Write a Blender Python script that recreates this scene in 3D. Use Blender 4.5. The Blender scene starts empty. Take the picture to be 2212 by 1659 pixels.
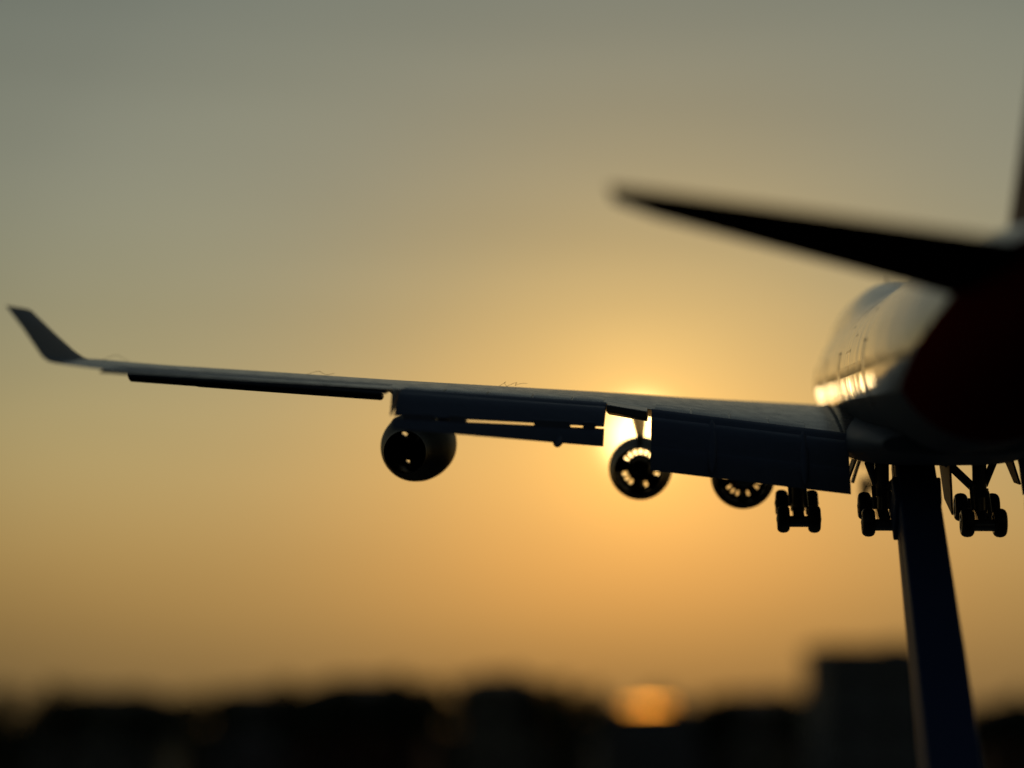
import bpy, bmesh, math, random
from mathutils import Vector, Matrix, noise
R = math.radians
C = bpy.context.scene.collection
scn = bpy.context.scene
random.seed(7)

# ------------------------------------------------------------------ camera
CAM_H = 9.0                       # eye height on the balcony
PITCH = 9.8
cam_d = bpy.data.cameras.new("camera")
cam = bpy.data.objects.new("camera", cam_d); C.objects.link(cam)
cam.location = (0, 0, CAM_H); cam.rotation_euler = (R(90 + PITCH), 0, 0)
cam_d.sensor_width = 36.0
cam_d.lens = 36.0 * 4286.57 / 2212.0
cam_d.clip_start = 0.02; cam_d.clip_end = 20000
cam_d.dof.use_dof = True
cam_d.dof.focus_distance = 0.390
cam_d.dof.aperture_fstop = cam_d.lens / 8.3      # 8.3 mm entrance pupil
cam_d.dof.aperture_blades = 0
scn.camera = cam

# ------------------------------------------------------------------ sky and sun
SUN_EL, SUN_AZ = 8.3, 3.75        # azimuth to the right of the view direction (+Y)
sd = Vector((math.sin(R(SUN_AZ)) * math.cos(R(SUN_EL)), math.cos(R(SUN_AZ)) * math.cos(R(SUN_EL)), math.sin(R(SUN_EL))))
world = bpy.data.worlds.new("World"); scn.world = world; world.use_nodes = True
nt = world.node_tree; nt.nodes.clear()
N = nt.nodes.new; L = nt.links.new
def wmath(op, a, b=None, c=None, clamp=False):
    n = N("ShaderNodeMath"); n.operation = op; n.use_clamp = clamp
    for i, v in enumerate((a, b, c)):
        if v is None: continue
        if isinstance(v, (int, float)): n.inputs[i].default_value = v
        else: L(v, n.inputs[i])
    return n.outputs[0]
out = N("ShaderNodeOutputWorld")
sky = N("ShaderNodeTexSky"); sky.sky_type = 'NISHITA'; sky.sun_disc = False
sky.sun_elevation = R(SUN_EL); sky.sun_rotation = R(SUN_AZ)
sky.air_density = 1.0; sky.dust_density = 3.0; sky.ozone_density = 1.0
bg1 = N("ShaderNodeBackground"); L(sky.outputs[0], bg1.inputs[0]); bg1.inputs[1].default_value = 0.002
tc = N("ShaderNodeTexCoord")
nrm = N("ShaderNodeVectorMath"); nrm.operation = 'NORMALIZE'; L(tc.outputs['Generated'], nrm.inputs[0])
dot = N("ShaderNodeVectorMath"); dot.operation = 'DOT_PRODUCT'; L(nrm.outputs[0], dot.inputs[0]); dot.inputs[1].default_value = sd
ang = wmath('MULTIPLY', wmath('ARCCOSINE', wmath('MINIMUM', dot.outputs['Value'], 1.0)), 180 / math.pi)
sep = N("ShaderNodeSeparateXYZ"); L(nrm.outputs[0], sep.inputs[0])
elev = wmath('MULTIPLY', wmath('ARCSINE', sep.outputs[2]), 180 / math.pi)
def ramp(fac, stops):
    n = N("ShaderNodeValToRGB"); L(fac, n.inputs[0]); cr = n.color_ramp; cr.interpolation = 'B_SPLINE'
    while len(cr.elements) < len(stops): cr.elements.new(0.5)
    for e, (p, c) in zip(cr.elements, stops): e.position = p; e.color = (*c, 1)
    return n.outputs[0]
def vscale(col, s):
    n = N("ShaderNodeVectorMath"); n.operation = 'SCALE'; L(col, n.inputs[0])
    if isinstance(s, (int, float)): n.inputs['Scale'].default_value = s
    else: L(s, n.inputs['Scale'])
    return n.outputs[0]
def vadd(a, b):
    n = N("ShaderNodeVectorMath"); n.operation = 'ADD'; L(a, n.inputs[0]); L(b, n.inputs[1]); return n.outputs[0]
# dusty evening air: colour by height above the horizon (0..90 degrees), brightness falling away from the sun
ELEV = [(0.0, (0.3179, 0.1535, 0.0415)), (2.0, (0.4871, 0.2252, 0.0504)), (4.0, (0.7782, 0.3461, 0.0645)), (6.0, (0.8959, 0.4563, 0.1034)), (8.0, (0.9396, 0.5478, 0.1499)), (10.0, (0.775, 0.50, 0.166)),
        (13.0, (0.605, 0.447, 0.188)), (16.0, (0.56, 0.43, 0.207)), (21.0, (0.4239, 0.3521, 0.1826)), (32, (.27, .25, .16)), (50, (.14, .15, .13)), (90, (.06, .08, .09))]
base = ramp(wmath('DIVIDE', elev, 90.0, clamp=True), [(e / 90.0, c) for e, c in ELEV])
SUNF = [(0.0, (0.86, 0.80, 0.66)), (2.0, (0.76, 0.71, 0.62)), (4.0, (0.63, 0.60, 0.57)), (7.0, (0.465, 0.49, 0.57)), (11.0, (0.35, 0.435, 0.65)), (15.0, (0.335, 0.44, 0.67)), (19.0, (0.30, 0.405, 0.65)),
        (30, (.19, .27, .42)), (50, (.15, .20, .30)), (80, (.075, .105, .17)), (120, (.028, .042, .085)), (180, (.015, .028, .06))]
fall = vscale(ramp(wmath('DIVIDE', ang, 180.0, clamp=True), [(a / 180.0, c) for a, c in SUNF]), 1.3)
mul = N("ShaderNodeVectorMath"); mul.operation = 'MULTIPLY'; L(base, mul.inputs[0]); L(fall, mul.inputs[1])
def halo(width, power, col):
    e = wmath('EXPONENT', wmath('MULTIPLY', wmath('POWER', wmath('DIVIDE', ang, width), power), -1.0))
    c = N("ShaderNodeRGB"); c.outputs[0].default_value = (*col, 1)
    return vscale(c.outputs[0], e)
tot = mul.outputs[0]
for h in ((1.3, 1.3, (0.50, 0.235, 0.03)), (0.72, 2.6, (6.5, 4.6, 1.9))):
    tot = vadd(tot, halo(*h))
# faint streaks of uneven haze
mpw = N("ShaderNodeMapping"); mpw.inputs['Scale'].default_value = (2.2, 2.2, 15); mpw.inputs['Rotation'].default_value = (0.0, 0.12, 0.0); L(nrm.outputs[0], mpw.inputs[0])
nz = N("ShaderNodeTexNoise"); nz.inputs['Scale'].default_value = 1.6; nz.inputs['Detail'].default_value = 4; L(mpw.outputs[0], nz.inputs['Vector'])
tot = vscale(tot, wmath('MULTIPLY_ADD', nz.outputs[0], 0.22, 0.89))
# below the horizon the world is dark
tot = vscale(tot, wmath('ADD', wmath('MULTIPLY', wmath('GREATER_THAN', elev, -0.3), 0.97), 0.03))
bg2 = N("ShaderNodeBackground"); L(tot, bg2.inputs[0]); bg2.inputs[1].default_value = 1.0
add = N("ShaderNodeAddShader"); L(bg1.outputs[0], add.inputs[0]); L(bg2.outputs[0], add.inputs[1]); L(add.outputs[0], out.inputs[0])

sun_d = bpy.data.lights.new("sun", 'SUN'); sun_d.energy = 0.005; sun_d.angle = R(1.5); sun_d.color = (1.0, 0.72, 0.40)
sun = bpy.data.objects.new("sun", sun_d); C.objects.link(sun)
sun.rotation_euler = sd.to_track_quat('Z', 'Y').to_euler(); sun.location = (0, 0, 50)
vs = scn.view_settings; vs.view_transform = 'Standard'; vs.look = 'None'; vs.exposure = 0.0; vs.gamma = 1.0

# ------------------------------------------------------------------ helpers
def tag(o, label=None, cat=None, group=None, kind=None):
    if label: o['label'] = label
    if cat: o['category'] = cat
    if group: o['group'] = group
    if kind: o['kind'] = kind
    return o
def empty(name, loc=(0, 0, 0), parent=None):
    o = bpy.data.objects.new(name, None); C.objects.link(o); o.location = loc; o.empty_display_size = 0.02
    if parent: o.parent = parent
    return o
class MB:
    """collects shapes into one mesh"""
    def __init__(s): s.v = []; s.f = []
    def add(s, verts, faces):
        b = len(s.v); s.v += [Vector(p) for p in verts]; s.f += [tuple(i + b for i in f) for f in faces]; return s
    def loft(s, rings, cap0=True, cap1=True, closed=True):
        n = len(rings[0]); vs_ = [p for r in rings for p in r]; fs = []
        for k in range(len(rings) - 1):
            for i in range(n if closed else n - 1):
                j = (i + 1) % n
                fs.append((k*n+i, k*n+j, (k+1)*n+j, (k+1)*n+i))
        if cap0: fs.append(tuple(range(n))[::-1])
        if cap1: fs.append(tuple((len(rings)-1)*n + i for i in range(n)))
        return s.add(vs_, fs)
    def box(s, c, d, M=None):
        c = Vector(c); x, y, z = (q / 2 for q in d)
        vs_ = [Vector((a*x, b*y, e*z)) for a in (-1, 1) for b in (-1, 1) for e in (-1, 1)]
        if M: vs_ = [M @ q for q in vs_]
        return s.add([c + q for q in vs_], [(0,1,3,2),(4,6,7,5),(0,4,5,1),(2,3,7,6),(0,2,6,4),(1,5,7,3)])
    def tube(s, a, b, r0, r1=None, n=14):
        a, b = Vector(a), Vector(b); r1 = r0 if r1 is None else r1
        d = (b - a).normalized(); u = d.orthogonal().normalized(); w = d.cross(u)
        ring = lambda p, r: [p + (u*math.cos(2*math.pi*i/n) + w*math.sin(2*math.pi*i/n))*r for i in range(n)]
        return s.loft([ring(a, r0), ring(b, r1)])
    def lathe(s, prof, c=(0,0,0), axis=(0,1,0), n=48, cap0=False, cap1=False):
        c = Vector(c); d = Vector(axis).normalized(); u = d.orthogonal().normalized(); w = d.cross(u)
        rings = [[c + d*t + (u*math.cos(2*math.pi*i/n) + w*math.sin(2*math.pi*i/n))*r for i in range(n)] for t, r in prof]
        return s.loft(rings, cap0, cap1)
    def build(s, name, mat, parent=None, smooth=35, scale=1.0, bevel=0, M=None):
        me = bpy.data.meshes.new(name)
        vv = [(M @ p if M else p) * scale for p in s.v]
        me.from_pydata([tuple(p) for p in vv], [], s.f); me.update()
        bm = bmesh.new(); bm.from_mesh(me); bmesh.ops.recalc_face_normals(bm, faces=bm.faces)
        bm.to_mesh(me); bm.free()
        if smooth:
            for p in me.polygons: p.use_smooth = True
            me.set_sharp_from_angle(angle=R(smooth))
        me.materials.append(mat)
        o = bpy.data.objects.new(name, me); C.objects.link(o)
        if parent: o.parent = parent
        if bevel:
            m = o.modifiers.new("bevel", 'BEVEL'); m.width = bevel * scale; m.segments = 2; m.limit_method = 'ANGLE'; m.angle_limit = R(40)
        return o

def material(name, col, rough=0.5, metal=0.0, coat=0.0, bump=0.0, bscale=50.0, var=0.0, vscale_=20.0, rvar=0.0, spec=0.5, stretch=None):
    m = bpy.data.materials.new(name); m.use_nodes = True; t = m.node_tree; b = t.nodes['Principled BSDF']
    b.inputs['Roughness'].default_value = rough; b.inputs['Metallic'].default_value = metal
    b.inputs['Coat Weight'].default_value = coat; b.inputs['Coat Roughness'].default_value = 0.08
    b.inputs['Specular IOR Level'].default_value = spec
    c = t.nodes.new("ShaderNodeTexCoord")
    mp = t.nodes.new("ShaderNodeMapping"); t.links.new(c.outputs['Object'], mp.inputs[0])
    if stretch: mp.inputs['Scale'].default_value = stretch
    n = t.nodes.new("ShaderNodeTexNoise"); n.inputs['Scale'].default_value = vscale_; n.inputs['Detail'].default_value = 6
    t.links.new(mp.outputs[0], n.inputs['Vector'])
    mx = t.nodes.new("ShaderNodeMix"); mx.data_type = 'RGBA'
    mx.inputs[6].default_value = (*[max(0, x*(1-var)) for x in col], 1); mx.inputs[7].default_value = (*[min(1, x*(1+var)) for x in col], 1)
    t.links.new(n.outputs[0], mx.inputs[0]); t.links.new(mx.outputs[2], b.inputs['Base Color'])
    if rvar:
        mr = t.nodes.new("ShaderNodeMapRange"); t.links.new(n.outputs[0], mr.inputs[0])
        mr.inputs[1].default_value = .3; mr.inputs[2].default_value = .7
        mr.inputs[3].default_value = max(0, rough - rvar); mr.inputs[4].default_value = min(1, rough + rvar)
        t.links.new(mr.outputs[0], b.inputs['Roughness'])
    if bump:
        n2 = t.nodes.new("ShaderNodeTexNoise"); n2.inputs['Scale'].default_value = bscale; n2.inputs['Detail'].default_value = 4
        t.links.new(mp.outputs[0], n2.inputs['Vector'])
        bp = t.nodes.new("ShaderNodeBump"); bp.inputs['Strength'].default_value = 1.0; bp.inputs['Distance'].default_value = bump
        t.links.new(n2.outputs[0], bp.inputs['Height']); t.links.new(bp.outputs[0], b.inputs['Normal']); t.links.new(bp.outputs[0], b.inputs['Coat Normal'])
    return m

def livery_and_shade(m):
    """rear end painted deep red behind a slanting line, shade of the lower hull put in as grey below a line; positions in the model's own frame"""
    t = m.node_tree; b = t.nodes['Principled BSDF']; old = b.inputs['Base Color'].links[0].from_socket
    c = t.nodes.new("ShaderNodeTexCoord"); sp = t.nodes.new("ShaderNodeSeparateXYZ"); t.links.new(c.outputs['Object'], sp.inputs[0])
    def mt(op, a, b_, c_=None):
        n = t.nodes.new("ShaderNodeMath"); n.operation = op
        for k, v in enumerate((a, b_, c_)):
            if v is None: continue
            if isinstance(v, (int, float)): n.inputs[k].default_value = v
            else: t.links.new(v, n.inputs[k])
        return n.outputs[0]
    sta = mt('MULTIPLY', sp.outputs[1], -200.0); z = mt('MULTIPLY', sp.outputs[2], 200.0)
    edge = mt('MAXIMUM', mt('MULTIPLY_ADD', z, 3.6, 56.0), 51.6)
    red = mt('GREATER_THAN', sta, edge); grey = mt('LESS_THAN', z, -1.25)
    m1 = t.nodes.new("ShaderNodeMix"); m1.data_type = 'RGBA'; t.links.new(grey, m1.inputs[0]); t.links.new(old, m1.inputs[6]); m1.inputs[7].default_value = (.14, .16, .20, 1)  # grey stands in for shade and dark reflections on the lower hull
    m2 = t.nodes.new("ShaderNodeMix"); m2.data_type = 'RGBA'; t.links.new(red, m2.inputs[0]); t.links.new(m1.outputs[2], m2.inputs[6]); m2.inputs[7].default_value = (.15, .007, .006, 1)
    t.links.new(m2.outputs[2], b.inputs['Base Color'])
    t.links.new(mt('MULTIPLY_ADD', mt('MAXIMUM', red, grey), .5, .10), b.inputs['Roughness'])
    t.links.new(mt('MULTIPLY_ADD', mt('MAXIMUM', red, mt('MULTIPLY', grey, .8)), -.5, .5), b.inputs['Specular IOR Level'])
    return m
S = 1 / 200.0     # the model: one metre of the real airliner is 5 mm
M_body = material("satin_white_paint", (0.66, 0.65, 0.61), 0.46, bump=0.00012, bscale=70, var=0.06, vscale_=120, rvar=.08)
M_hull = livery_and_shade(material("hull_paint", (0.78, 0.76, 0.70), 0.10, bump=0.00035, bscale=90, var=0.06, vscale_=120, stretch=(.45, 1.5, .45)))
M_red  = material("deep_red_paint", (0.10, 0.008, 0.009), 0.6, coat=0.0, spec=0.15, bump=0.00006, bscale=60, var=0.1)
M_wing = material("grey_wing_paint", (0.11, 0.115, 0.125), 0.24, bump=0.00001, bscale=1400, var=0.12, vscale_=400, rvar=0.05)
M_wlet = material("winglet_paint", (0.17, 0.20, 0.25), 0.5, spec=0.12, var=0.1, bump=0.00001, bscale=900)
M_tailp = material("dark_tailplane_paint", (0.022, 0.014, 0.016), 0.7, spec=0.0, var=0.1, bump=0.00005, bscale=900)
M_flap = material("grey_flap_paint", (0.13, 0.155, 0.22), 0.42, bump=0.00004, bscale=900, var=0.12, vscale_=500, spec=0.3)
M_belly = material("grey_belly_paint", (0.15, 0.17, 0.21), 0.55, spec=0.08, bump=0.00012, bscale=90, var=0.1)
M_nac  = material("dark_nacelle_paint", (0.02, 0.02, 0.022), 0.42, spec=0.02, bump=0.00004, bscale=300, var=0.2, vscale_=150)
M_dark = material("dark_duct_metal", (0.02, 0.02, 0.022), 0.45, var=0.2)
M_fan  = material("fan_metal", (0.04, 0.04, 0.042), 0.35, metal=0.3, var=0.2)
M_tyre = material("black_tyre", (0.02, 0.02, 0.022), 0.38, var=0.2, vscale_=800, bump=0.00003, bscale=1500)
M_gear = material("painted_gear_metal", (0.2, 0.2, 0.2), 0.22, metal=0.6, var=0.3, vscale_=900, bump=0.00004, bscale=700)
M_rim = material("silver_hub", (0.32, 0.31, 0.29), 0.32, metal=1.0, var=0.2)
M_win  = material("dark_window_print", (0.03, 0.034, 0.04), 0.16, var=0.1)
M_seam = material("dark_seam", (0.02, 0.02, 0.025), 0.6)
M_stand = material("black_stand_plastic", (0.04, 0.07, 0.18), 0.55, spec=0.2, var=0.1, bump=0.00002, bscale=500)
M_fibre = material("pale_fibre", (0.30, 0.26, 0.2), 0.7)

# ------------------------------------------------------------------ the model airliner
# frame of the model: X to its right, Y forward (minus the station counted back from the nose), Z up, metres of the real aircraft
q = (-8.95457, -114.41485, -2.6)                       # where the photographer's lens is in that frame
yaw, pit = -0.09578, 0.02509
Rz = Matrix.Rotation(-yaw * -1, 4, 'Z')
def cam_in_model():
    cy, sy, cp, sp = math.cos(yaw), math.sin(yaw), math.cos(pit), math.sin(pit)
    right = Vector((cy, -sy, 0))
    fwd = Vector((sy*cp, cy*cp, sp)); up = Vector((-sy*sp, -cy*sp, cp))
    m = Matrix((( right.x, up.x, -fwd.x, q[0]*S), (right.y, up.y, -fwd.y, q[1]*S), (right.z, up.z, -fwd.z, q[2]*S), (0,0,0,1)))
    return m
cam_w = Matrix.Translation((0, 0, CAM_H)) @ Matrix.Rotation(R(90 + PITCH), 4, 'X')
MW = cam_w @ cam_in_model().inverted()                 # pose of the model: nose up about eight degrees
plane = empty("model_airliner"); plane.matrix_world = MW
tag(plane, "four engined toy airliner, flaps and wheels down, held up on a dark stand", "model plane")
def P(x, sta, z): return Vector((x, -sta, z))
def lerp(a, b, t): return a + (b - a) * t
def interp(tab, x):
    if x <= tab[0][0]: return tab[0][1:]
    for a, b in zip(tab, tab[1:]):
        if x <= b[0]:
            t = (x - a[0]) / (b[0] - a[0]); return tuple(lerp(p, q_, t) for p, q_ in zip(a[1:], b[1:]))
    return tab[-1][1:]

# fuselage: station, half width, top, bottom, height of widest point
FUS = [(0.0, .05, -.95, -1.05, -1.0), (.25, .55, -.45, -1.55, -1.0), (.8, 1.0, .1, -2.0, -.95), (1.8, 1.55, 1.15, -2.5, -.8), (3, 2.0, 2.4, -2.8, -.6), (4.5, 2.4, 3.55, -3.05, -.4),
       (6, 2.7, 4.15, -3.2, -.3), (8, 2.95, 4.45, -3.25, -.2), (11, 3.17, 4.6, -3.3, -.05), (15, 3.25, 4.62, -3.3, 0), (19, 3.25, 4.6, -3.3, 0), (22, 3.25, 4.45, -3.3, 0), (25, 3.25, 4.05, -3.3, 0),
       (28, 3.25, 3.55, -3.3, 0), (30, 3.25, 3.32, -3.3, 0), (32, 3.25, 3.26, -3.3, 0), (44, 3.25, 3.25, -3.3, 0), (48, 3.23, 3.25, -3.2, 0), (52, 3.1, 3.24, -2.85, .1), (56, 2.8, 3.2, -2.2, .4), (60, 2.3, 3.1, -1.35, .8),
       (64, 1.6, 2.85, -.4, 1.15), (67, 1.05, 2.5, .35, 1.4), (69, .6, 2.2, .9, 1.5), (70.2, .3, 1.9, 1.25, 1.55)]
def fus_ring(sta, n=72, grow=0.0):
    w, top, bot, zc = interp(FUS, sta)
    w += grow; top += grow; bot -= grow; ring = []
    mt = min(top, max(w, 3.25) * (1 if sta < 30 else 1.0)) if top > 3.3 and w > 2.6 else top
    for i in range(n):
        a = 2*math.pi*i/n; sx, cz = math.sin(a), math.cos(a)
        if cz < 0: x, z = w*sx, zc + (zc - bot)*cz
        else:
            x, z = w*sx, zc + (mt - zc)*cz
            if mt < top:          # upper deck lobe
                r2 = 2.15; c2 = top - r2 - zc          # lobe centre above zc
                d = max(0.0, r2*r2 - (c2*sx)**2)
                rr = c2*cz + math.sqrt(d) if d > 0 else 0
                r1 = math.hypot(x, z - zc)
                k = 0.35; h = max(k - abs(r1 - rr), 0)/k
                r = max(r1, rr) + h*h*k*0.25
                x, z = r*sx, zc + r*cz
        ring.append(P(x, sta, z))
    return ring
stas = [0, .1, .25, .5, .8, 1.2, 1.8, 2.4, 3, 3.7, 4.5, 5.2, 6, 7, 8, 9.5, 11, 13, 15, 17, 19, 20.5, 22, 23.5, 25, 26.5, 28, 29, 30, 31, 32, 36, 40, 44, 46, 48]
def red_at(): pass
stas += [50, 52, 54, 56, 58, 60, 62, 64, 65.5, 67, 68, 69, 69.6, 70.2]
mb = MB(); mb.loft([fus_ring(s) for s in stas], True, True)
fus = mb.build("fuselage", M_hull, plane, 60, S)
tag(fus, "glossy white fuselage turning deep red at the tail")

# wing to body fairing
FAIR = [(18, 2.6, -2.4, -3.25), (20, 3.2, -1.9, -3.55), (23, 3.42, -1.5, -3.75), (28, 3.5, -1.5, -3.85), (34, 3.5, -2.0, -3.85), (38, 3.42, -2.2, -3.8), (41, 3.25, -2.3, -3.6), (44, 2.7, -2.6, -3.32)]
mb = MB(); rings = []
for i in range(27):
    s = 18 + i; w, t, b = interp(FAIR, s); ring = []
    for k in range(40):
        a = 2*math.pi*k/40; sx, cz = math.sin(a), math.cos(a)
        e = 0.55
        ring.append(P(w*math.copysign(abs(sx)**e, sx), s, (t+b)/2 + (t-b)/2*math.copysign(abs(cz)**0.8, cz)))
    rings.append(ring)
mb.loft(rings); mb.build("wing_root_fairing", M_belly, plane, 60, S)

# windows, doors, aerials of the fuselage
def skin_x(sta, z):
    w, top, bot, zc = interp(FUS, sta)
    h = (3.25 if z > zc else zc - bot); return w*math.sqrt(max(0, 1 - ((z - zc)/h)**2))
w0 = None; cnt = 0
s_ = 9.0
doors = [12.0, 20.6, 29.6, 42.6]
while s_ < 54.5 and cnt < 84:
    s_ += .508
    if any(abs(s_ - d) < .85 for d in doors): continue
    z = -0.12
    if w0 is None:
        mb = MB(); pts = [Vector((0, .12*math.copysign(abs(math.cos(a))**.6, math.cos(a)), .20*math.copysign(abs(math.sin(a))**.6, math.sin(a)))) for a in [2*math.pi*i/12 for i in range(12)]]
        mb.loft([[p + Vector((.02, 0, 0)) for p in pts], [p - Vector((.004, 0, 0)) for p in pts]])
        w0 = mb.build("passenger_window", M_win, fus, 35, S); o = w0
    else:
        o = w0.copy(); C.objects.link(o); o.parent = fus
    o.location = P(-skin_x(s_, z), s_, z) * S
    o['group'] = "passenger windows along the cabin"; cnt += 1
for d in doors:
    mb = MB()
    for (ys, ye, zs, ze) in ((-.62, -.56, -1.5, .75), (.56, .62, -1.5, .75), (-.62, .62, .75, .81), (-.62, .62, -1.56, -1.5)):
        nseg = 10; r = []
        for k in range(nseg + 1):
            z = lerp(zs, ze, k/nseg)
            x = -skin_x(d, z) - .005
            r.append([P(x, d+ys, z), P(x, d+ye, z), P(x+.04, d+ye, z), P(x+.04, d+ys, z)])
        mb.loft(r)
    mb.build("cabin_door", M_seam, fus, 35, S)
# small marks printed on the flank above the windows
for (sa, za, l_, h_) in ((33.5, .62, 2.2, .10), (36.6, 1.15, .9, .08), (31.4, 1.7, 1.3, .09), (40.8, 1.9, .5, .1)):
    mb = MB(); r = []
    for k in range(5):
        z = za + h_*k/4; x = -skin_x(sa, z) - .005
        r.append([P(x, sa, z), P(x, sa+l_, z), P(x+.03, sa+l_, z), P(x+.03, sa, z)])
    mb.loft(r); mb.build("panel_marking", M_win, fus, 35, S)
def blade(sta, x, zb, h, c, name="aerial"):
    mb = MB(); mb.loft([[P(x-.06, sta, zb), P(x, sta-c/2, zb), P(x+.06, sta, zb), P(x, sta+c/2, zb)],
                        [P(x-.03, sta+.35, zb+h), P(x, sta+.2-c/4, zb+h), P(x+.03, sta+.35, zb+h), P(x, sta+.35+c/4, zb+h)]])
    return mb.build(name, M_body, fus, 35, S)
blade(16.5, 0, 4.55, .62, 1.0); blade(34, 0, 3.2, .5, .8)

# fin and tailplanes
def airfoil(x0, x1, t, n=14, camber=0.0):
    """loop of (station, z offset) from the leading edge at x0 to the trailing edge at x1, thickness t"""
    c = x1 - x0; up = []; lo = []
    for i in range(n + 1):
        u = 0.5*(1 - math.cos(math.pi*i/n))
        y = 5*t*(.2969*math.sqrt(u) - .126*u - .3516*u*u + .2843*u**3 - .1015*u**4)
        cm = camber*4*u*(1-u)
        up.append((x0 + c*u, cm + y)); lo.append((x0 + c*u, cm - y))
    return up + lo[::-1][1:-1]
def smooth_rings(secs, f): return [f(s) for s in secs]
mb = MB(); r = []
for k in range(9):
    t = k/8; z = lerp(2.9, 13.2, t); le = lerp(56.3, 66.2, t); te = lerp(67.6, 70.8, t)
    r.append([P(o_, s, z) for s, o_ in airfoil(le, te, lerp(1.05, .3, t))])
mb.loft(r); mb.build("tail_fin", M_red, plane, 50, S)
for sgn in (-1, 1):
    mb = MB(); r = []
    for k in range(11):
        t = k/10; y = lerp(.8, 11.12, t); le = lerp(57.6, 65.3, t); te = lerp(67.3, 68.6, t); z = lerp(1.55, 3.18, t)
        if k == 10: le += .5; te -= .2
        th = lerp(.95, .34, t) if k < 10 else .16
        r.append([P(sgn*y, s, z + lerp(.25, 0, t)*(s-le)/(te-le) - lerp(.36, .05, t)*(te-s)/(te-le) + o_) for s, o_ in airfoil(le, te, th)])
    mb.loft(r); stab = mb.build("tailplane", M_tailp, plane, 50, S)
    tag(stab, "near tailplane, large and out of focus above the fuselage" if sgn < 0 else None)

# wings
LE = lambda y: 19 + .885*(y - 3.25)
TE = lambda y: (35.5 + (y - 3.25)*.2) if y < 12.2 else 37.3 + (y - 12.2)*.67
CREST = [(0, -1.35), (3.9, -1.16), (9.3, -.98), (13.2, -.80), (16.9, -.62), (21.6, -.40), (25, -.2), (28.9, .0), (31.1, .17)]
TEZ = [(0, -2.75), (3.2, -2.62), (7, -2.15), (10.9, -1.64), (12.8, -1.36), (20.3, -.94), (24.5, -.70), (28.9, -.44), (30.9, -.16)]
def thick(y): return interp([(0, 1.75), (3.25, 1.6), (12, .88), (20, .46), (31, .27)], y)[0]
def cz_(y): return interp(CREST, y)[0]
def tz_(y): return interp(TEZ, y)[0]
def wing_ring(y, sgn, aft=1.0):
    le, te, th = LE(y), TE(y), thick(y); zc, zt = cz_(y), tz_(y)
    le_z = zc - th*.62
    ring = []
    for s, o_ in airfoil(le, te, th, 16):
        u = (s - le)/(te - le)
        zz = lerp(le_z, zt - .03, u) + 4*u*(1-u)*(.30*(zc - zt))*.55 + o_
        ring.append(P(sgn*y, s, zz))
    return ring
def top_z(y, sta):
    le, te, th = LE(y), TE(y), thick(y); zc, zt = cz_(y), tz_(y); u = (sta - le)/(te - le)
    oo = 5*th*(.2969*math.sqrt(u) - .126*u - .3516*u*u + .2843*u**3 - .1015*u**4)
    return lerp(zc - th*.62, zt - .03, u) + 4*u*(1-u)*(.30*(zc - zt))*.55 + oo
def bot_z(y, sta):
    le, te, th = LE(y), TE(y), thick(y); zc, zt = cz_(y), tz_(y); u = (sta - le)/(te - le)
    oo = 5*th*(.2969*math.sqrt(u) - .126*u - .3516*u*u + .2843*u**3 - .1015*u**4)
    return lerp(zc - th*.62, zt - .03, u) + 4*u*(1-u)*(.30*(zc - zt))*.55 - oo
def panel(name, mat, parent, sgn, y0, y1, prof0, prof1, n=8, bev=0.02):
    """a flap-like panel: the loop of (station, z) points prof0 at span y0 to prof1 at y1"""
    mb = MB(); r = []
    for k in range(n + 1):
        t = k/n; y = lerp(y0, y1, t)
        r.append([P(sgn*y, lerp(a[0], b[0], t), lerp(a[1], b[1], t)) for a, b in zip(prof0, prof1)])
    mb.loft(r); return mb.build(name, mat, parent, 40, S, bev)
def seg(sa, za, sb, zb, th, n=6):
    """aerofoil-like slab profile from (sa,za) to (sb,zb)"""
    d = Vector((sb-sa, zb-za)); l_ = d.length; d.normalize(); nn = Vector((-d.y, d.x)) * -1
    loop = []
    for u, h in ((0, .25), (.08, .62), (.25, 1), (.5, .9), (.8, .5), (1, .12)):
        p = Vector((sa, za)) + d*l_*u; loop.append(tuple(p + nn*th*.5*h*-1))
    for u, h in ((1, .1), (.8, .25), (.5, .5), (.25, .6), (.08, .45), (0, .2)):
        p = Vector((sa, za)) + d*l_*u; loop.append(tuple(p + nn*th*.5*h))
    return loop
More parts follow.
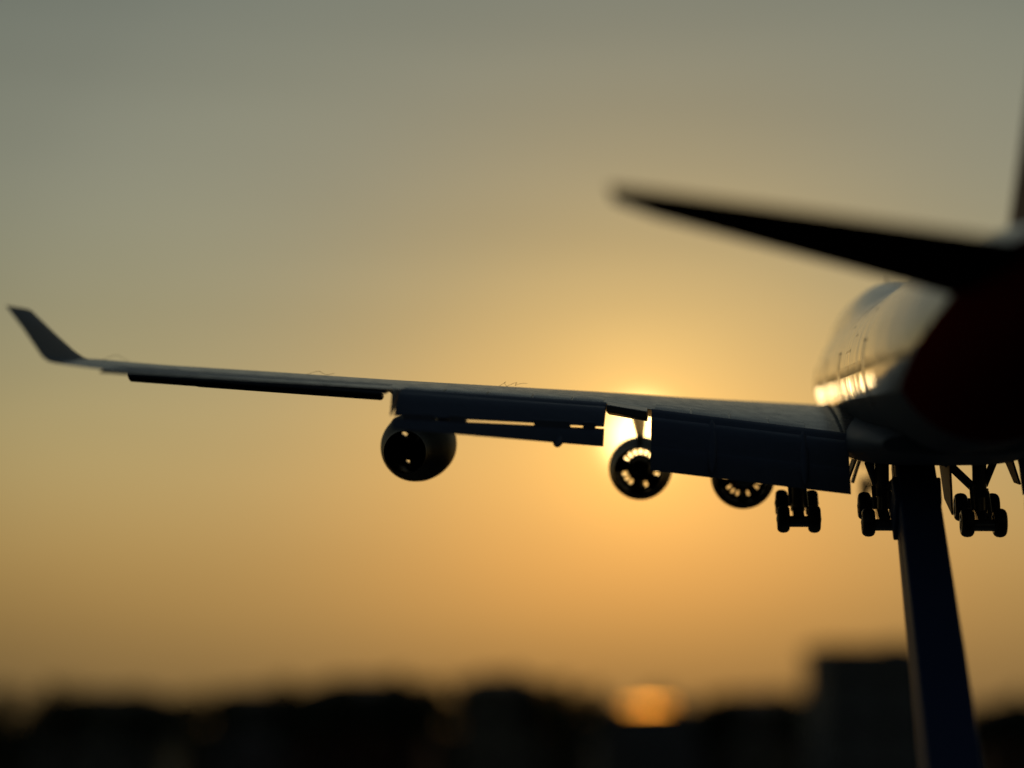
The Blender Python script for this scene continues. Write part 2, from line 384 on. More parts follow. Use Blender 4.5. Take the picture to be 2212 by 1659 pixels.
for sgn in (-1, 1):
    ys = [0, 2, 3.25, 4.5, 6, 8, 10, 12.2, 13.5, 15, 17, 19, 21, 23, 25, 27, 28.5, 29.6, 30.5]
    mb = MB(); mb.loft([wing_ring(y, sgn) for y in ys])
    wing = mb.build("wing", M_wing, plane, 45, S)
    # winglet: blends up and outwards from the tip
    mb = MB(); r = []
    W = [(30.5, None, 0), (30.9, (44.3, 49.35), .00), (31.04, (45.1, 49.6), .12), (31.16, (45.8, 49.8), .34), (31.45, (47.1, 50.3), .92), (31.80, (48.5, 50.95), 1.62), (31.82, (48.6, 50.98), 1.67)]
    for k, (y, ch, dz) in enumerate(W):
        if ch is None: r.append(wing_ring(30.5, sgn)); continue
        le, te = ch; th = lerp(.27, .16, k/6) if k < 6 else .06
        lean = R(90 - 22) * min(1, dz/.3) if dz else .1
        lean = [0, .2, .95, 1.12, 1.12, 1.12, 1.12][k]
        zb0 = -.04; ring = []
        for s, o_ in airfoil(le, te, th, 16):
            u = (s - le)/(te - le)
            zz = zb0 + dz - .16*(1-min(1, dz/.6))*(u-.2)
            ring.append(P(sgn*(y - o_*math.sin(lean)), s, zz + o_*math.cos(lean)))
        r.append(ring)
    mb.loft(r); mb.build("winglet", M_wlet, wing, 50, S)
    # high-speed aileron between the flaps
    panel("aileron", M_wing, wing, sgn, 11.08, 12.62, [(36.95, tz_(11)+.04), (38.2, tz_(11)-.12), (38.25, tz_(11)-.42), (36.95, tz_(11)-.50)],
          [(37.25, tz_(12.6)+.04), (38.55, tz_(12.6)-.10), (38.6, tz_(12.6)-.38), (37.25, tz_(12.6)-.46)], 2, .05)
    # outer aileron, drooped a little
    ya, yb = 20.45, 29.3
    panel("aileron", M_flap, wing, sgn, ya, yb, [(TE(ya)-1.5, top_z(ya, TE(ya)-1.5)+.015), (TE(ya)-.6, top_z(ya, TE(ya)-1.5)-.15), (TE(ya)+.05, tz_(ya)-.14), (TE(ya)+.05, tz_(ya)-.22), (TE(ya)-1.5, bot_z(ya, TE(ya)-1.5)-.02)],
          [(TE(yb)-1.2, top_z(yb, TE(yb)-1.2)+.015), (TE(yb)-.5, top_z(yb, TE(yb)-1.2)-.10), (TE(yb)+.05, tz_(yb)-.08), (TE(yb)+.05, tz_(yb)-.15), (TE(yb)-1.2, bot_z(yb, TE(yb)-1.2)-.02)], 10, .015)
    # leading edge slat of the outer wing, seen as a bar below the wing
    panel("slat", M_nac, wing, sgn, 21.95, 30.35, [(33.9, -1.04), (34.1, -.90), (34.5, -.86), (34.7, -.98), (34.6, -1.15), (34.3, -1.24), (34.0, -1.2)],
          [(41.3, -.42), (41.5, -.27), (41.9, -.23), (42.1, -.36), (42.0, -.55), (41.7, -.66), (41.4, -.60)], 4, .08)
    for yy in (24.2, 27.2, 29.4):
        mb = MB(); t = (yy-21.95)/8.4; mb.box(P(sgn*yy, lerp(34.7, 42.1, t), lerp(-.80, -.22, t)), (.10, 1.2, .22)); mb.build("slat_track", M_nac, wing, 35, S)
    # outer flap: main panel, aft panel with a slot between, fore edge
    y0, y1 = 12.66, 19.92
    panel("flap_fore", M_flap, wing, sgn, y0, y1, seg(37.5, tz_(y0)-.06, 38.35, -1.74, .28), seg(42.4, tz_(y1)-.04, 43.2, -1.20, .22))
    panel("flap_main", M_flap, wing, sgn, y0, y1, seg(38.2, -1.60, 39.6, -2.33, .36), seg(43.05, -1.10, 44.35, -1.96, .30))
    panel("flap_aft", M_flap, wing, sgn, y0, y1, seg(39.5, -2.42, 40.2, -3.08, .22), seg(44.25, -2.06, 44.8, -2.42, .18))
    for t0, t1 in ((.045, .105), (.17, .345), (.67, .745), (.82, .95)):
        ya, yb = lerp(y0, y1, t0), lerp(y0, y1, t1); mb = MB(); r = []
        for t in (t0, t1):
            y = lerp(y0, y1, t); sa = lerp(39.2, 43.95, t); z = lerp(-2.25, -1.90, t)
            r.append([P(sgn*y, sa, z+.12), P(sgn*y, sa+.45, z+.05), P(sgn*y, sa+.5, z-.35), P(sgn*y, sa+.1, z-.32)])
        mb.loft(r); mb.build("flap_bracket", M_flap, wing, 35, S)
    mb = MB(); mb.loft([[P(sgn*19.95, 42.9, -.98), P(sgn*19.95, 43.9, -.98), P(sgn*19.95, 44.9, -2.0), P(sgn*19.95, 43.3, -1.5)],
                        [P(sgn*20.12, 42.9, -.98), P(sgn*20.12, 43.5, -.98), P(sgn*20.02, 44.6, -1.9), P(sgn*20.1, 43.3, -1.35)]])
    mb.build("flap_end_plate", M_flap, wing, 35, S)
    # inner flap, three overlapping panels
    y0, y1 = (3.36 if sgn < 0 else 3.02), 10.92
    panel("flap_fore", M_flap, wing, sgn, y0, y1, seg(35.5, tz_(y0)-.02, 36.5, -3.05, .34), seg(37.05, tz_(y1)-.03, 37.9, -2.12, .30))
    panel("flap_main", M_flap, wing, sgn, y0, y1, seg(36.3, -2.90, 37.6, -4.02, .42), seg(37.7, -1.98, 38.9, -3.05, .38))
    panel("flap_aft", M_flap, wing, sgn, y0, y1, seg(37.45, -3.90, 38.2, -4.90, .26), seg(38.75, -2.95, 39.4, -3.98, .24))
    for yy in (5.1, 8.6):
        t = (yy-y0)/(y1-y0); mb = MB()
        mb.lathe([(-1.6, .02), (-1.3, .14), (-.4, .22), (.4, .2), (1.0, .12), (1.25, .02)], P(sgn*yy, lerp(37.4, 38.7, t), lerp(-3.86, -2.92, t)), (0, -.7, -.7), 14, True, True)
        mb.build("flap_hinge_fairing", M_flap, wing, 60, S)
    # canoe fairing tips under the outer flap, hinge stubs
    for yy, ss, zz in ((14.3, 40.6, -2.75),):
        mb = MB(); mb.lathe([(-2.6, .02), (-2.2, .16), (-1.2, .26), (0, .26), (.7, .16), (1.1, .02)], P(sgn*yy, ss, zz), (0, -1, -.30), 16, True, True)
        mb.build("flap_track_fairing", M_flap, wing, 60, S)
    mb = MB(); mb.lathe([(-2.6, .02), (-2.2, .2), (-1.2, .33), (0, .33), (.7, .2), (1.1, .02)], P(sgn*18.4, 42.2, -1.9), (0, -1, -.30), 16, True, True)
    mb.build("flap_track_fairing", M_flap, wing, 60, S)
    # spoilers: thin plates on the upper surface, ahead of the flaps
    def spoiler(ya, yb, chord):
        mb = MB(); r = []
        for y in (ya, (ya+yb)/2, yb):
            te = TE(y) + .25; s0 = te - chord; top = []; bot_ = []
            for k in range(4):
                s = lerp(s0, te, k/3); z = top_z(y, min(s, TE(y) - .02)) + (.035 if k < 3 else .0) - max(0, s - TE(y))*.25
                top.append(P(sgn*y, s, z + .02)); bot_.append(P(sgn*y, s, z - .06))
            r.append(top + bot_[::-1])
        mb.loft(r); mb.build("spoiler", M_wing, wing, 35, S, .012)
    ysp = [12.75, 13.95, 15.4, 17.0, 18.5, 19.9]
    for a, b in zip(ysp, ysp[1:]): spoiler(a + .03, b - .03, 1.35)
    ysp = [4.9, 6.4, 7.9, 9.4, 10.85]
    for a, b in zip(ysp, ysp[1:]): spoiler(a + .04, b - .04, 1.6)
    # fillet: dark seam where wing meets body
    mb = MB(); r = []
    for k in range(20):
        s = lerp(21, 35.4, k/19); z = top_z(3.45, s) + .01
        r.append([P(sgn*3.52, s, z - .03), P(sgn*3.52, s, z + .05), P(sgn*3.44, s, z + .06), P(sgn*3.44, s, z - .03)])
    mb.loft(r); mb.build("root_seam", M_seam, wing, 35, S)

# engines
def nacelle(x, sta, z, rad, tilt, noz=1.02, name="engine", pylon_top=None, label=None, flow=True):
    k = rad/1.45; c = P(x, sta, z); ax = Vector((0, -1, -tilt)).normalized()   # towards the nozzle
    mb = MB()
    outer = [(-1.55, 1.17), (-1.63, 1.22), (-1.6, 1.28), (-1.4, 1.36), (-.9, 1.43), (-.2, 1.455), (.6, 1.44), (1.4, 1.37), (2.2, lerp(1.30, noz, .25)), (3.0, lerp(1.22, noz, .6)), (3.6, lerp(1.1, noz, .9)), (3.95, noz + .03)]
    inner = [(3.96, noz), (3.5, noz + .02), (2.0, max(noz, .95)), (.6, 1.02), (-.4, 1.05), (-1.1, 1.08), (-1.5, 1.14)]
    if not flow:
        outer = [(-1.55, 1.17), (-1.63, 1.22), (-1.6, 1.28), (-1.4, 1.36), (-.9, 1.43), (-.2, 1.455), (.6, 1.44), (1.0, 1.40), (1.4, 1.3), (1.8, 1.18)]
        inner = [(1.8, 1.12), (1.2, 1.10), (.6, 1.06), (-.4, 1.05), (-1.1, 1.08), (-1.5, 1.14)]
    prof = outer + inner
    mb.lathe([(a*k, b*k) for a, b in prof + [prof[0]]], c, ax, 56)
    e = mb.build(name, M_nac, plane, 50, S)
    if label: tag(e, label)
    # fan: hub, outer ring and vanes with open gaps
    u = Vector((1, 0, 0)); w = ax.cross(u).normalized()
    mb = MB(); t0, t1 = -.35*k, -.15*k
    ro, ri = 1.07*k, .66*k
    ro2 = .88*k
    n = 20; sub = 5
    def pt(t, r, a): return c + ax*t + (u*math.cos(a) + w*math.sin(a))*r
    blocked = (set(range(20)) - {3, 7, 12}) if noz < .9 else {13, 14, 16, 17, 1, 8, 9} if flow else {0, 10, 16}
    mb.lathe([(t0, .02), (t0, ri), (t1, ri), (t1, .02)], c, ax, 40, True, True)
    mb.lathe([(t0, ro2), (t0, ro), (t1, ro), (t1, ro2), (t0, ro2)], c, ax, 60)
    for i in range(n):
        a0 = 2*math.pi*(i + .5)/n; hw = (math.pi/n)*(.42 if flow else .58)
        aa, bb = a0 - hw, a0 + hw
        if i in blocked: bb = a0 + 2*math.pi/n
        m = 5
        r = []
        for j in range(m + 1):
            a = lerp(aa, bb, j/m); tw = .0
            r.append([pt(t0, ri - .02, a), pt(t0, ro2 + .02, a), pt(t1, ro2 + .02, a), pt(t1, ri - .02, a)])
        mb.loft(r)
    mb.build("fan", M_fan, e, 35, S)
    # core cowl and exhaust plug
    mb = MB(); mb.lathe([(-.9*k, .02), (-.75*k, .18*k), (-.35*k, .34*k), (-.1*k, .52*k), (1.2*k, .50*k), (2.6*k, .42*k), (3.2*k, .30*k), (3.5*k, .16*k), (3.6*k, .02)], c, ax, 32, True, True)
    mb.build("exhaust_core", M_dark, e, 50, S)
    mb = MB()
    for a in (.5, 2.1, 3.7, 5.3) if False else (math.pi/2,):
        mb.box(c + ax*1.2*k + (u*math.cos(a) + w*math.sin(a))*-.7*k, (.12, 2.2*k, .5*k))
    mb.build("duct_strut", M_dark, e, 35, S)
    # pylon
    if pylon_top:
        s0, s1, zt = pylon_top; sx = abs(x); mb = MB(); r = []
        zb = z + rad*.93
        for kk in range(9):
            t = kk/8; zz = lerp(zb, zt, t)
            le = lerp(sta - .9, s0, t); te = lerp(sta + 2.3, s1, t); hw = lerp(.30, .72, t)
            r.append([P(x + o_, s, zz) for s, o_ in airfoil(le, te, hw, 10)])
        mb.loft(r); mb.build("pylon", M_wing, e, 50, S)
    return e
for sgn in (-1, 1):
    nacelle(sgn*11.72, 25.6, -4.13, 1.40, .02, pylon_top=(26.2, 35.6, -1.35), label="inner engine with daylight showing through its fan" if sgn < 0 else None)
    nacelle(sgn*20.83, 31.6, -3.07, 1.50, .065, noz=.80, pylon_top=(33.5, 40.5, -.9), label="outermost engine, dark round cowl under the outer flap" if sgn < 0 else None)
nacelle(-7.21, 26.6, -4.50, 1.39, .0, name="spare_engine", pylon_top=(24.5, 33.0, -2.0), label="spare engine pod half hidden behind the inner flap", flow=False)

# landing gear: strut with beam, four wheels each
def gear(x, sta, z, top, tilt, lab=None, leg=.28):
    """z is the middle of the bogie"""
    mb = MB()
    mb.tube(P(x, sta, z), P(x, sta - .1, lerp(z, top, .45)), leg*.8); mb.tube(P(x, sta - .1, lerp(z, top, .38)), P(x, sta - .15, top), leg)
    mb.tube(P(x, sta - .1, lerp(z, top, .34)), P(x, sta - .1, lerp(z, top, .50)), leg*1.25)
    f = Vector((0, math.cos(tilt), math.sin(tilt)))      # forward end raised
    c = P(x, sta, z); a, b = c + f*1.0, c - f*1.0
    up = Vector((0, -math.sin(tilt), math.cos(tilt)))
    mb.loft([[p + Vector((dx, 0, 0)) + up*dz for dx, dz in ((-.22, -.2), (.22, -.2), (.22, .22), (-.22, .22))] for p in (a + f*.2, b - f*.1)])
    for p in (a, b): mb.tube(p - Vector((.60, 0, 0)), p + Vector((.60, 0, 0)), .13)
    mb.tube(b + Vector((-.38, -.2, -.10)), b + Vector((.38, -.2, -.10)), .22)                 # brake pack between the rear wheels
    mb.tube(a + Vector((-.38, .1, .12)), a + Vector((.38, .1, .12)), .24)
    s = 1 if x > 0 else -1
    mb.tube(P(x, sta - .1, lerp(z, top, .40)), P(x - s*1.35, sta + .5, top), .17)                     # side brace
    mb.tube(P(x, sta - .1, lerp(z, top, .35)), P(x + s*.1, sta - 2.2, top), .15)              # drag brace
    mb.tube(P(x + .2*s, sta - .3, lerp(z, top, .55)), P(x + .55*s, sta - .1, top), .15)
    mb.tube(P(x - .30, sta + .3, lerp(z, top, .1)), P(x - .38, sta + .35, lerp(z, top, .55)), .08)
    mb.tube(P(x + .34, sta + .4, lerp(z, top, .05)), P(x + .22, sta + .35, lerp(z, top, .45)), .09)
    g = mb.build("landing_gear", M_gear, plane, 50, S, .015)
    if lab: tag(g, lab)
    for p in (a, b):
        for dx in (-.62, .62):
            cc = p + Vector((dx, 0, 0)); mb = MB()
            mb.lathe([(-.16, .24), (-.22, .28), (-.25, .36), (-.245, .43), (-.20, .50), (-.12, .548), (0, .565), (.12, .548), (.20, .50), (.245, .43), (.25, .36), (.22, .28), (.16, .24)], cc, (1, 0, 0), 36, True, True)
            mb.build("wheel", M_tyre, g, 60, S)
    for p in (a, b):
        for dx in (-.62, .62):
            cc = p + Vector((dx, 0, 0)); mb = MB(); sd_ = math.copysign(1, dx)
            mb.lathe([(.17*sd_, .25), (.225*sd_, .21), (.27*sd_, .13), (.29*sd_, .02)], cc, (1, 0, 0), 20, True, True)
            mb.build("wheel_hub", M_rim, g, 40, S)
    return g
gear(-5.09, 32.3, -5.76, -2.6, .29, "outboard main landing gear hanging left of the fuselage", .36)
gear(5.09, 32.3, -5.76, -2.6, .29, None, .36)
gear(-1.92, 35.1, -5.76, -3.7, .29, "body landing gear beside the stand")
gear(1.86, 35.1, -5.78, -3.7, .27, "body landing gear right of the stand")
# nose gear
mb = MB(); mb.tube(P(0, 7.9, -5.5), P(0, 7.8, -3.0), .17); mb.tube(P(-.45, 7.9, -5.5), P(.45, 7.9, -5.5), .1); mb.tube(P(0, 7.9, -4.4), P(0, 9.6, -3.1), .09)
ng = mb.build("nose_gear", M_gear, plane, 50, S)
for dx in (-.45, .45):
    mb = MB(); mb.lathe([(-.16, .2), (-.2, .45), (-.13, .6), (0, .62), (.13, .6), (.2, .45), (.16, .2)], P(dx, 7.9, -5.5), (1, 0, 0), 28, True, True); mb.build("wheel", M_tyre, ng, 60, S)
# gear doors
def door(p0, p1, p2, p3, th=.08, name="gear_door"):
    a, b, c, d = (P(*p) for p in (p0, p1, p2, p3)); n_ = (b-a).cross(d-a).normalized()*th
    mb = MB(); mb.loft([[a, b, c, d], [a+n_, b+n_, c+n_, d+n_]]); return mb.build(name, M_belly, plane, 35, S, .02)
for sgn in (-1, 1):
    door((sgn*.50, 33.2, -3.75), (sgn*.50, 36.6, -3.75), (sgn*.62, 36.3, -5.75), (sgn*.62, 33.9, -5.2))
    door((sgn*3.0, 33.6, -3.6), (sgn*3.0, 35.6, -3.6), (sgn*3.35, 35.3, -4.6), (sgn*3.35, 33.9, -4.55))
    door((sgn*.42, 6.9, -3.2), (sgn*.42, 9.2, -3.2), (sgn*.52, 9.0, -4.3), (sgn*.52, 7.0, -4.3))
door((-2.62, 31.6, -3.7), (-2.62, 32.6, -3.7), (-2.9, 32.6, -4.6), (-2.9, 31.6, -4.6))

# ------------------------------------------------------------------ stand, in world coordinates
A0, A1 = P(-.72, 34.2, -3.3), P(-1.40, 58.0, -18.1)
arm_dir = (A1 - A0).normalized(); side = Vector((1, 0, 0)); side = (side - arm_dir*side.dot(arm_dir)).normalized(); dep = arm_dir.cross(side).normalized()
if dep.y > 0: dep = -dep                                # dep points back towards the photographer
foot_w = MW @ (A1*S)
stand = empty("display_stand", foot_w)
tag(stand, "dark slanting stand with a flat broad arm rising to the belly of the toy airliner", "stand")
toS = Matrix.Translation(-foot_w) @ MW
def arm_section(p, w, d):
    # front face, a groove along the left flank
    return [p + side*x_ + dep*y_ for x_, y_ in ((-w, d*.82), (-w*.93, d), (w*.95, d), (w, d*.9), (w, -d), (-w, -d), (-w, -d*.15), (-w+.10, -d*.10), (-w+.10, d*.05), (-w, d*.10))]
mb = MB(); r = []
for k in range(7):
    t = k/6; p = A0.lerp(A1, t); r.append(arm_section(p, lerp(.72, .95, t), lerp(.85, 1.25, t)))
mb.loft(r); mb.v = [toS @ (v*S) for v in mb.v]; mb.build("stand_arm", M_stand, stand, 35, 1.0, .0003)
mb = MB(); p = A0.lerp(A1, .17)
mb.loft([[p + side*x_ + dep*y_ - arm_dir*1.7 for x_, y_ in ((-.95, .8), (.90, .8), (.90, -.8), (-.95, -.8))], [p + side*x_ + dep*y_ + arm_dir*.1 for x_, y_ in ((-.92, .95), (.80, .95), (.80, -.95), (-.92, -.95))]])
mb.v = [toS @ (v*S) for v in mb.v]; mb.build("stand_socket", M_stand, stand, 35, 1.0, .0003)
mb = MB(); mb.lathe([(-.006, .050), (-.0045, .053), (.001, .053), (.003, .050), (.004, .004)], (0, .01, 0), (0, 0, 1), 64, True, True)
mb.build("stand_base", M_stand, stand, 35, 1.0)
base_z = foot_w.z - .006

# stray fibres lying on the wing
def fibre(x, sta, loops, lab, h=.26):
    mb = MB(); pts = []
    y = abs(x); z0 = top_z(y, sta)
    for k in range(22):
        t = k/21; a = t*math.pi*loops
        pts.append(P(x + (t-.5)*1.0 + .12*math.sin(a*1.7), sta + .2*math.cos(a), z0 + .02 + h*abs(math.sin(a))*(1-.4*t)))
    for a, b in zip(pts, pts[1:]): mb.tube(a, b, .007, n=5)
    c = P(x, sta, z0); mb.v = [v - c for v in mb.v]
    o = mb.build("lint_fibre", M_fibre, None, 0, S); o.matrix_world = MW @ Matrix.Translation(c*S)
    # mesh already scaled: keep the pose only
    tag(o, lab, "fibre", "fibres lying on the wing")
fibre(-29.7, 45.6, 1.0, "faint curled fibre on the wing near its upturned tip")
fibre(-23.4, 40.2, 1.2, "small looped fibre on the wing above the outer slat", .16)
fibre(-16.6, 34.9, 2.6, "tangled fibre on the wing crest right of the outermost engine", .2)

# ------------------------------------------------------------------ the place
M_stone = material("concrete", (0.30, 0.29, 0.27), 0.8, var=0.15, vscale_=6, bump=0.002, bscale=60)
mb = MB(); mb.box((0, .62, base_z/2), (3.2, .55, base_z)); mb.build("balcony_parapet", M_stone, None, 35, 1, .01)
tag(bpy.data.objects["balcony_parapet"], "concrete parapet the stand rests on, just below the picture", "wall")
def ground_mat():
    return material("dry_ground", (0.035, 0.032, 0.022), 1.0, spec=0.0, var=0.5, vscale_=.05, bump=.05, bscale=.5)
mb = MB(); n = 24; g = [-9000 + 18000*i/n for i in range(n+1)]
mb.add([(x, y, 0) for x in g for y in g], [(i*(n+1)+j, (i+1)*(n+1)+j, (i+1)*(n+1)+j+1, i*(n+1)+j+1) for i in range(n) for j in range(n)])
go = mb.build("ground", ground_mat(), None, 0); tag(go, kind='structure')

M_wall = [material("render_wall_%s" % nme, c_, .85, var=.12, vscale_=1.5, bump=.004, bscale=8) for nme, c_ in (("cream", (.34, .31, .25)), ("grey", (.28, .28, .28)), ("brick", (.24, .11, .07)))]
M_roof = material("dark_tile_roof", (.09, .055, .045), .8, var=.3, vscale_=3, bump=.02, bscale=10)
M_glass = material("window_glass", (.02, .025, .03), .1, var=.05)
M_frame = material("window_frame_paint", (.5, .5, .48), .5)
M_bark = material("bark", (.07, .05, .035), .9, var=.3, vscale_=5, bump=.02, bscale=20)
M_leaf = [material("foliage_%s" % a, c_, .7, var=.45, vscale_=.8) for a, c_ in (("dark", (.04, .06, .02)), ("olive", (.06, .075, .025)))]
def px(x, D): return (x - 1106)/4286.57*D        # lateral metres of a bearing at distance D

def house(x, D, w, d, h, roof, mat, lab, rz=0, cat="house", storeys=3):
    r0 = empty("house" if cat == "house" else "apartment_block", (x, D, 0)); r0.rotation_euler = (0, 0, rz); tag(r0, lab, cat)
    mb = MB(); mb.box((0, 0, h/2), (w, d, h)); mb.build("wall", mat, r0, 35)
    if roof > 0:
        mb = MB(); e = .4; mb.loft([[(-w/2-e, -d/2-e, h), (w/2+e, -d/2-e, h), (w/2+e, d/2+e, h), (-w/2-e, d/2+e, h)], [(-w/2-e, -d/2-e, h+.18), (w/2+e, -d/2-e, h+.18), (w/2+e, d/2+e, h+.18), (-w/2-e, d/2+e, h+.18)],
                                 [(-w/2*.55, -.1, h+roof), (w/2*.55, -.1, h+roof), (w/2*.55, .1, h+roof), (-w/2*.55, .1, h+roof)]])
        rf = mb.build("roof", M_roof, r0, 35)
        mb = MB(); mb.box((w*.22, .6, h+roof*.75), (.7, .7, roof*.9)); mb.build("chimney", M_wall[2], rf, 35)
    else:
        mb = MB(); e = .15
        for c_, s in (((0, -d/2+.1, h+.25), (w+2*e, .25, .5)), ((0, d/2-.1, h+.25), (w+2*e, .25, .5)), ((-w/2+.1, 0, h+.25), (.25, d-.46, .5)), ((w/2-.1, 0, h+.25), (.25, d-.46, .5))): mb.box(c_, s)
        mb.build("roof_parapet", mat, r0, 35)
        mb = MB(); mb.box((w*.2, 0, h+.45), (1.6, 1.4, .9)); mb.build("roof_hatch", M_wall[1], r0, 35, 1, .05)
    nx = max(2, int(w/2.6)); first = None
    for fl in range(storeys):
        for i in range(nx):
            cx_ = -w/2 + w*(i+.5)/nx; cz2 = h*(fl+.5)/storeys + .1
            if first is None:
                m1 = MB()
                for a, b in (((0, 0, .7), (1.3, .12, .1)), ((0, 0, -.7), (1.4, .16, .1)), ((-.6, 0, 0), (.1, .12, 1.3)), ((.6, 0, 0), (.1, .12, 1.3))): m1.box(a, b)
                f = m1.build("window", M_frame, r0, 35); m2 = MB(); m2.box((0, .01, 0), (1.1, .06, 1.3)); p_ = m2.build("pane", M_glass, f, 35); first = (f, p_)
            else:
                f = first[0].copy(); C.objects.link(f); f.parent = r0; p_ = first[1].copy(); C.objects.link(p_); p_.parent = f
            f.location = (cx_, -d/2 - .05, cz2)
    return r0

def crown_mesh(seed, rad, hgt, nclump=46, per=34):
    rnd = random.Random(seed); v = []; f = []
    for c_ in range(nclump):
        th = rnd.uniform(0, 2*math.pi); ph = rnd.uniform(-1, 1); rr = rnd.uniform(.45, 1.0)
        cc = Vector((math.cos(th)*math.sqrt(1-ph*ph)*rad*rr, math.sin(th)*math.sqrt(1-ph*ph)*rad*rr, ph*hgt/2*rr))
        cr = rnd.uniform(.5, .95)*rad*.36
        for k in range(per):
            d = Vector((rnd.gauss(0, 1), rnd.gauss(0, 1), rnd.gauss(0, .8))).normalized()*cr*rnd.uniform(.5, 1.05)
            p = cc + d; s = rnd.uniform(.14, .30); u = Vector((rnd.gauss(0,1), rnd.gauss(0,1), rnd.gauss(0,1))).normalized(); w = u.orthogonal().normalized()
            b = len(v); v += [p - u*s, p + w*s*.6, p + u*s, p - w*s*.6]; f.append((b, b+1, b+2, b+3))
    return v, f
def tree(x, D, top, rad, hgt, seed, lab, mat, grp="trees along the skyline"):
    r0 = empty("tree", (x, D, 0)); tag(r0, lab, "tree", grp)
    zc = top - hgt/2; mb = MB(); mb.tube((0, 0, 0), (0.1, 0, zc - hgt*.2), .32, .22); mb.tube((.1, 0, zc - hgt*.2), (.2, .1, zc + hgt*.15), .22, .08)
    rnd = random.Random(seed)
    for k in range(6):
        a = k*1.05 + rnd.random(); z0 = zc - hgt*(.3 - .06*k)
        mb.tube((.1, 0, z0), (math.cos(a)*rad*.65, math.sin(a)*rad*.65, z0 + hgt*.28), .11, .04, 8)
    mb.build("trunk", M_bark, r0, 50)
    v, f = crown_mesh(seed, rad, hgt); mb = MB(); mb.add([Vector(p) + Vector((0, 0, zc)) for p in v], f)
    mb.build("crown", mat, r0, 0)

def topz(y, D): return CAM_H + (1570 - y)/4286.57*D      # height whose top shows at that bearing
# apartment block on the right
house(px(1878, 150), 150, 9.0, 9, topz(1400, 150) - .5, 0, M_wall[1], "flat roofed apartment block, tallest on the skyline, behind the stand", 0, "building", 4)
house(px(1640, 165), 168, 8.5, 8, topz(1528, 165), 1.3, M_wall[0], "low hipped house left of the flat roofed apartment block", .1)
house(px(2210, 170), 170, 8, 8, topz(1540, 170), 1.2, M_wall[2], "brick house at the right edge beyond the stand", -.1)
house(px(1080, 150), 150, 5.6, 8, topz(1484, 150), 1.0, M_wall[0], "tall cream house under the highest middle roof", .05)
house(px(800, 158), 158, 9.5, 8, topz(1500, 158), 1.3, M_wall[2], "wide brick house left of the middle of the skyline", -.08)
house(px(560, 172), 172, 7.5, 8, topz(1515, 172), 1.1, M_wall[1], "grey hipped house between the trees and the wide brick house", .12)
house(px(250, 185), 185, 12, 8, topz(1520, 185), 1.2, M_wall[0], "long low cream house at the left of the skyline", 0)
TR = [(20, 140, 1484, 3.4, 5.0), (150, 150, 1486, 3.2, 4.6), (330, 145, 1488, 3.6, 4.4), (445, 155, 1486, 3.2, 4.4), (640, 140, 1480, 2.9, 4.4), (730, 150, 1466, 2.8, 4.6), (880, 145, 1464, 3.0, 5.0), (970, 152, 1470, 2.4, 4.4),
      (1180, 146, 1470, 2.5, 4.6), (1255, 155, 1484, 2.7, 4.4), (1545, 150, 1490, 2.4, 4.4), (1715, 160, 1494, 2.5, 4.4), (2120, 150, 1514, 2.4, 4.0), (2200, 145, 1504, 2.2, 4.0), (1425, 190, 1492, 4.0, 5.0)]
TL = ["tall leafy tree at the far left edge of the skyline", "rounded tree second from the left edge", "broad tree in front of the long low cream house", "tree left of the grey hipped house", "tree between the grey hipped house and the wide brick house",
      "tree at the left end of the wide brick house", "tree at the right end of the wide brick house", "slim tree just left of the tall cream house", "tree just right of the tall cream house", "spreading tree left of the shining metal roof",
      "tree just right of the shining metal roof", "low tree beside the flat roofed apartment block", "small tree right of the slanting stand", "tree at the right edge of the skyline", "broad tree standing behind the shining metal roof"]
for k, ((x, D, y, rd, hg), lb) in enumerate(zip(TR, TL)):
    tree(px(x, D), D, topz(y, D), rd, hg, 100 + k, lb, M_leaf[k % 2])

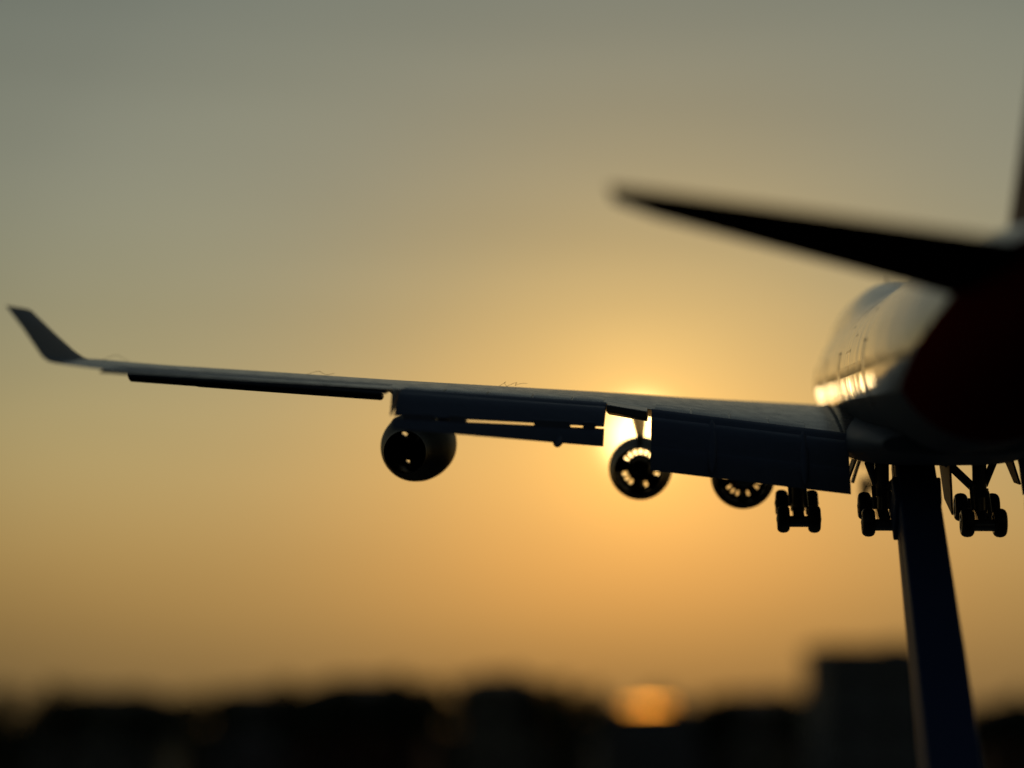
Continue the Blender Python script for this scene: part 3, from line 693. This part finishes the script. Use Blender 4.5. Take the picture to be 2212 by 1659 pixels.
# shed with a low metal roof, tilted and tinted to throw a sun glint
D = 162.0; gx = px(1400, D)
M_tin = material("amber_glint_metal", (.8, .34, .05), 0.20, metal=1.0, var=.03)
def tinted_metal(m, col, rough):
    t = m.node_tree; g = t.nodes.new("ShaderNodeBsdfAnisotropic"); g.inputs['Color'].default_value = (*col, 1); g.inputs['Roughness'].default_value = rough
    t.links.new(g.outputs[0], t.nodes['Material Output'].inputs['Surface'])
tinted_metal(M_tin, (1.0, .52, .12), .125)  # amber of the sun glint put into the metal colour
shed = empty("metal_roof_shed", (gx, D, 0)); tag(shed, "low shed with a sunlit shining metal roof below the inner engine", "shed")
h0 = topz(1529, D)
mb = MB(); mb.box((0, 7, h0/2 - .1), (8.4, 14, h0 - .2)); mb.build("wall", M_wall[1], shed, 35)
toc = Vector((-gx, -D, CAM_H - h0 - .4)).normalized(); hv = (toc + sd).normalized()
mb = MB(); Lr = 5.0; sl = -hv.y/hv.z; sx_ = -hv.x/hv.z
cor = lambda x_, y_: Vector((x_, y_, h0 + x_*sx_ + y_*sl))
WR = .45
mb.loft([[cor(-WR, 0), cor(WR, 0), cor(WR, Lr), cor(-WR, Lr)], [p_ - Vector((0, 0, .12)) for p_ in (cor(-WR, 0), cor(WR, 0), cor(WR, Lr), cor(-WR, Lr))]])
mb.build("metal_roof", M_tin, shed, 0)
M_tin2 = material("faint_glint_metal", (.5, .25, .06), 0.3, metal=1.0, var=.2)  # side sheets tinted dimmer amber for the faint outer spread of the glint
for sg in (-1, 1):
    mb = MB(); q0 = [cor(sg*WR, 0), cor(sg*(WR + 1.5), 0), cor(sg*(WR + 1.5), Lr), cor(sg*WR, Lr)]
    mb.loft([[p_ - Vector((0, 0, .02)) for p_ in q0], [p_ - Vector((0, 0, .12)) for p_ in q0]]); mb.build("faint_glint_sheet", M_tin2, shed, 0)
tinted_metal(M_tin2, (.8, .42, .09), .15)
mb = MB()
for sg in (-1, 1): mb.loft([[Vector((sg*(WR+1.52), 0, h0-.2)), Vector((sg*4.2, 0, h0-.2)), Vector((sg*4.2, 14, h0-.2)), Vector((sg*(WR+1.52), 14, h0-.2))], [Vector((sg*(WR+1.52), 0, h0-.08)), Vector((sg*4.2, 0, h0-.08)), Vector((sg*4.2, 14, h0+.6)), Vector((sg*(WR+1.52), 14, h0+.6))]])
mb.build("roof_edge", M_roof, shed, 35)
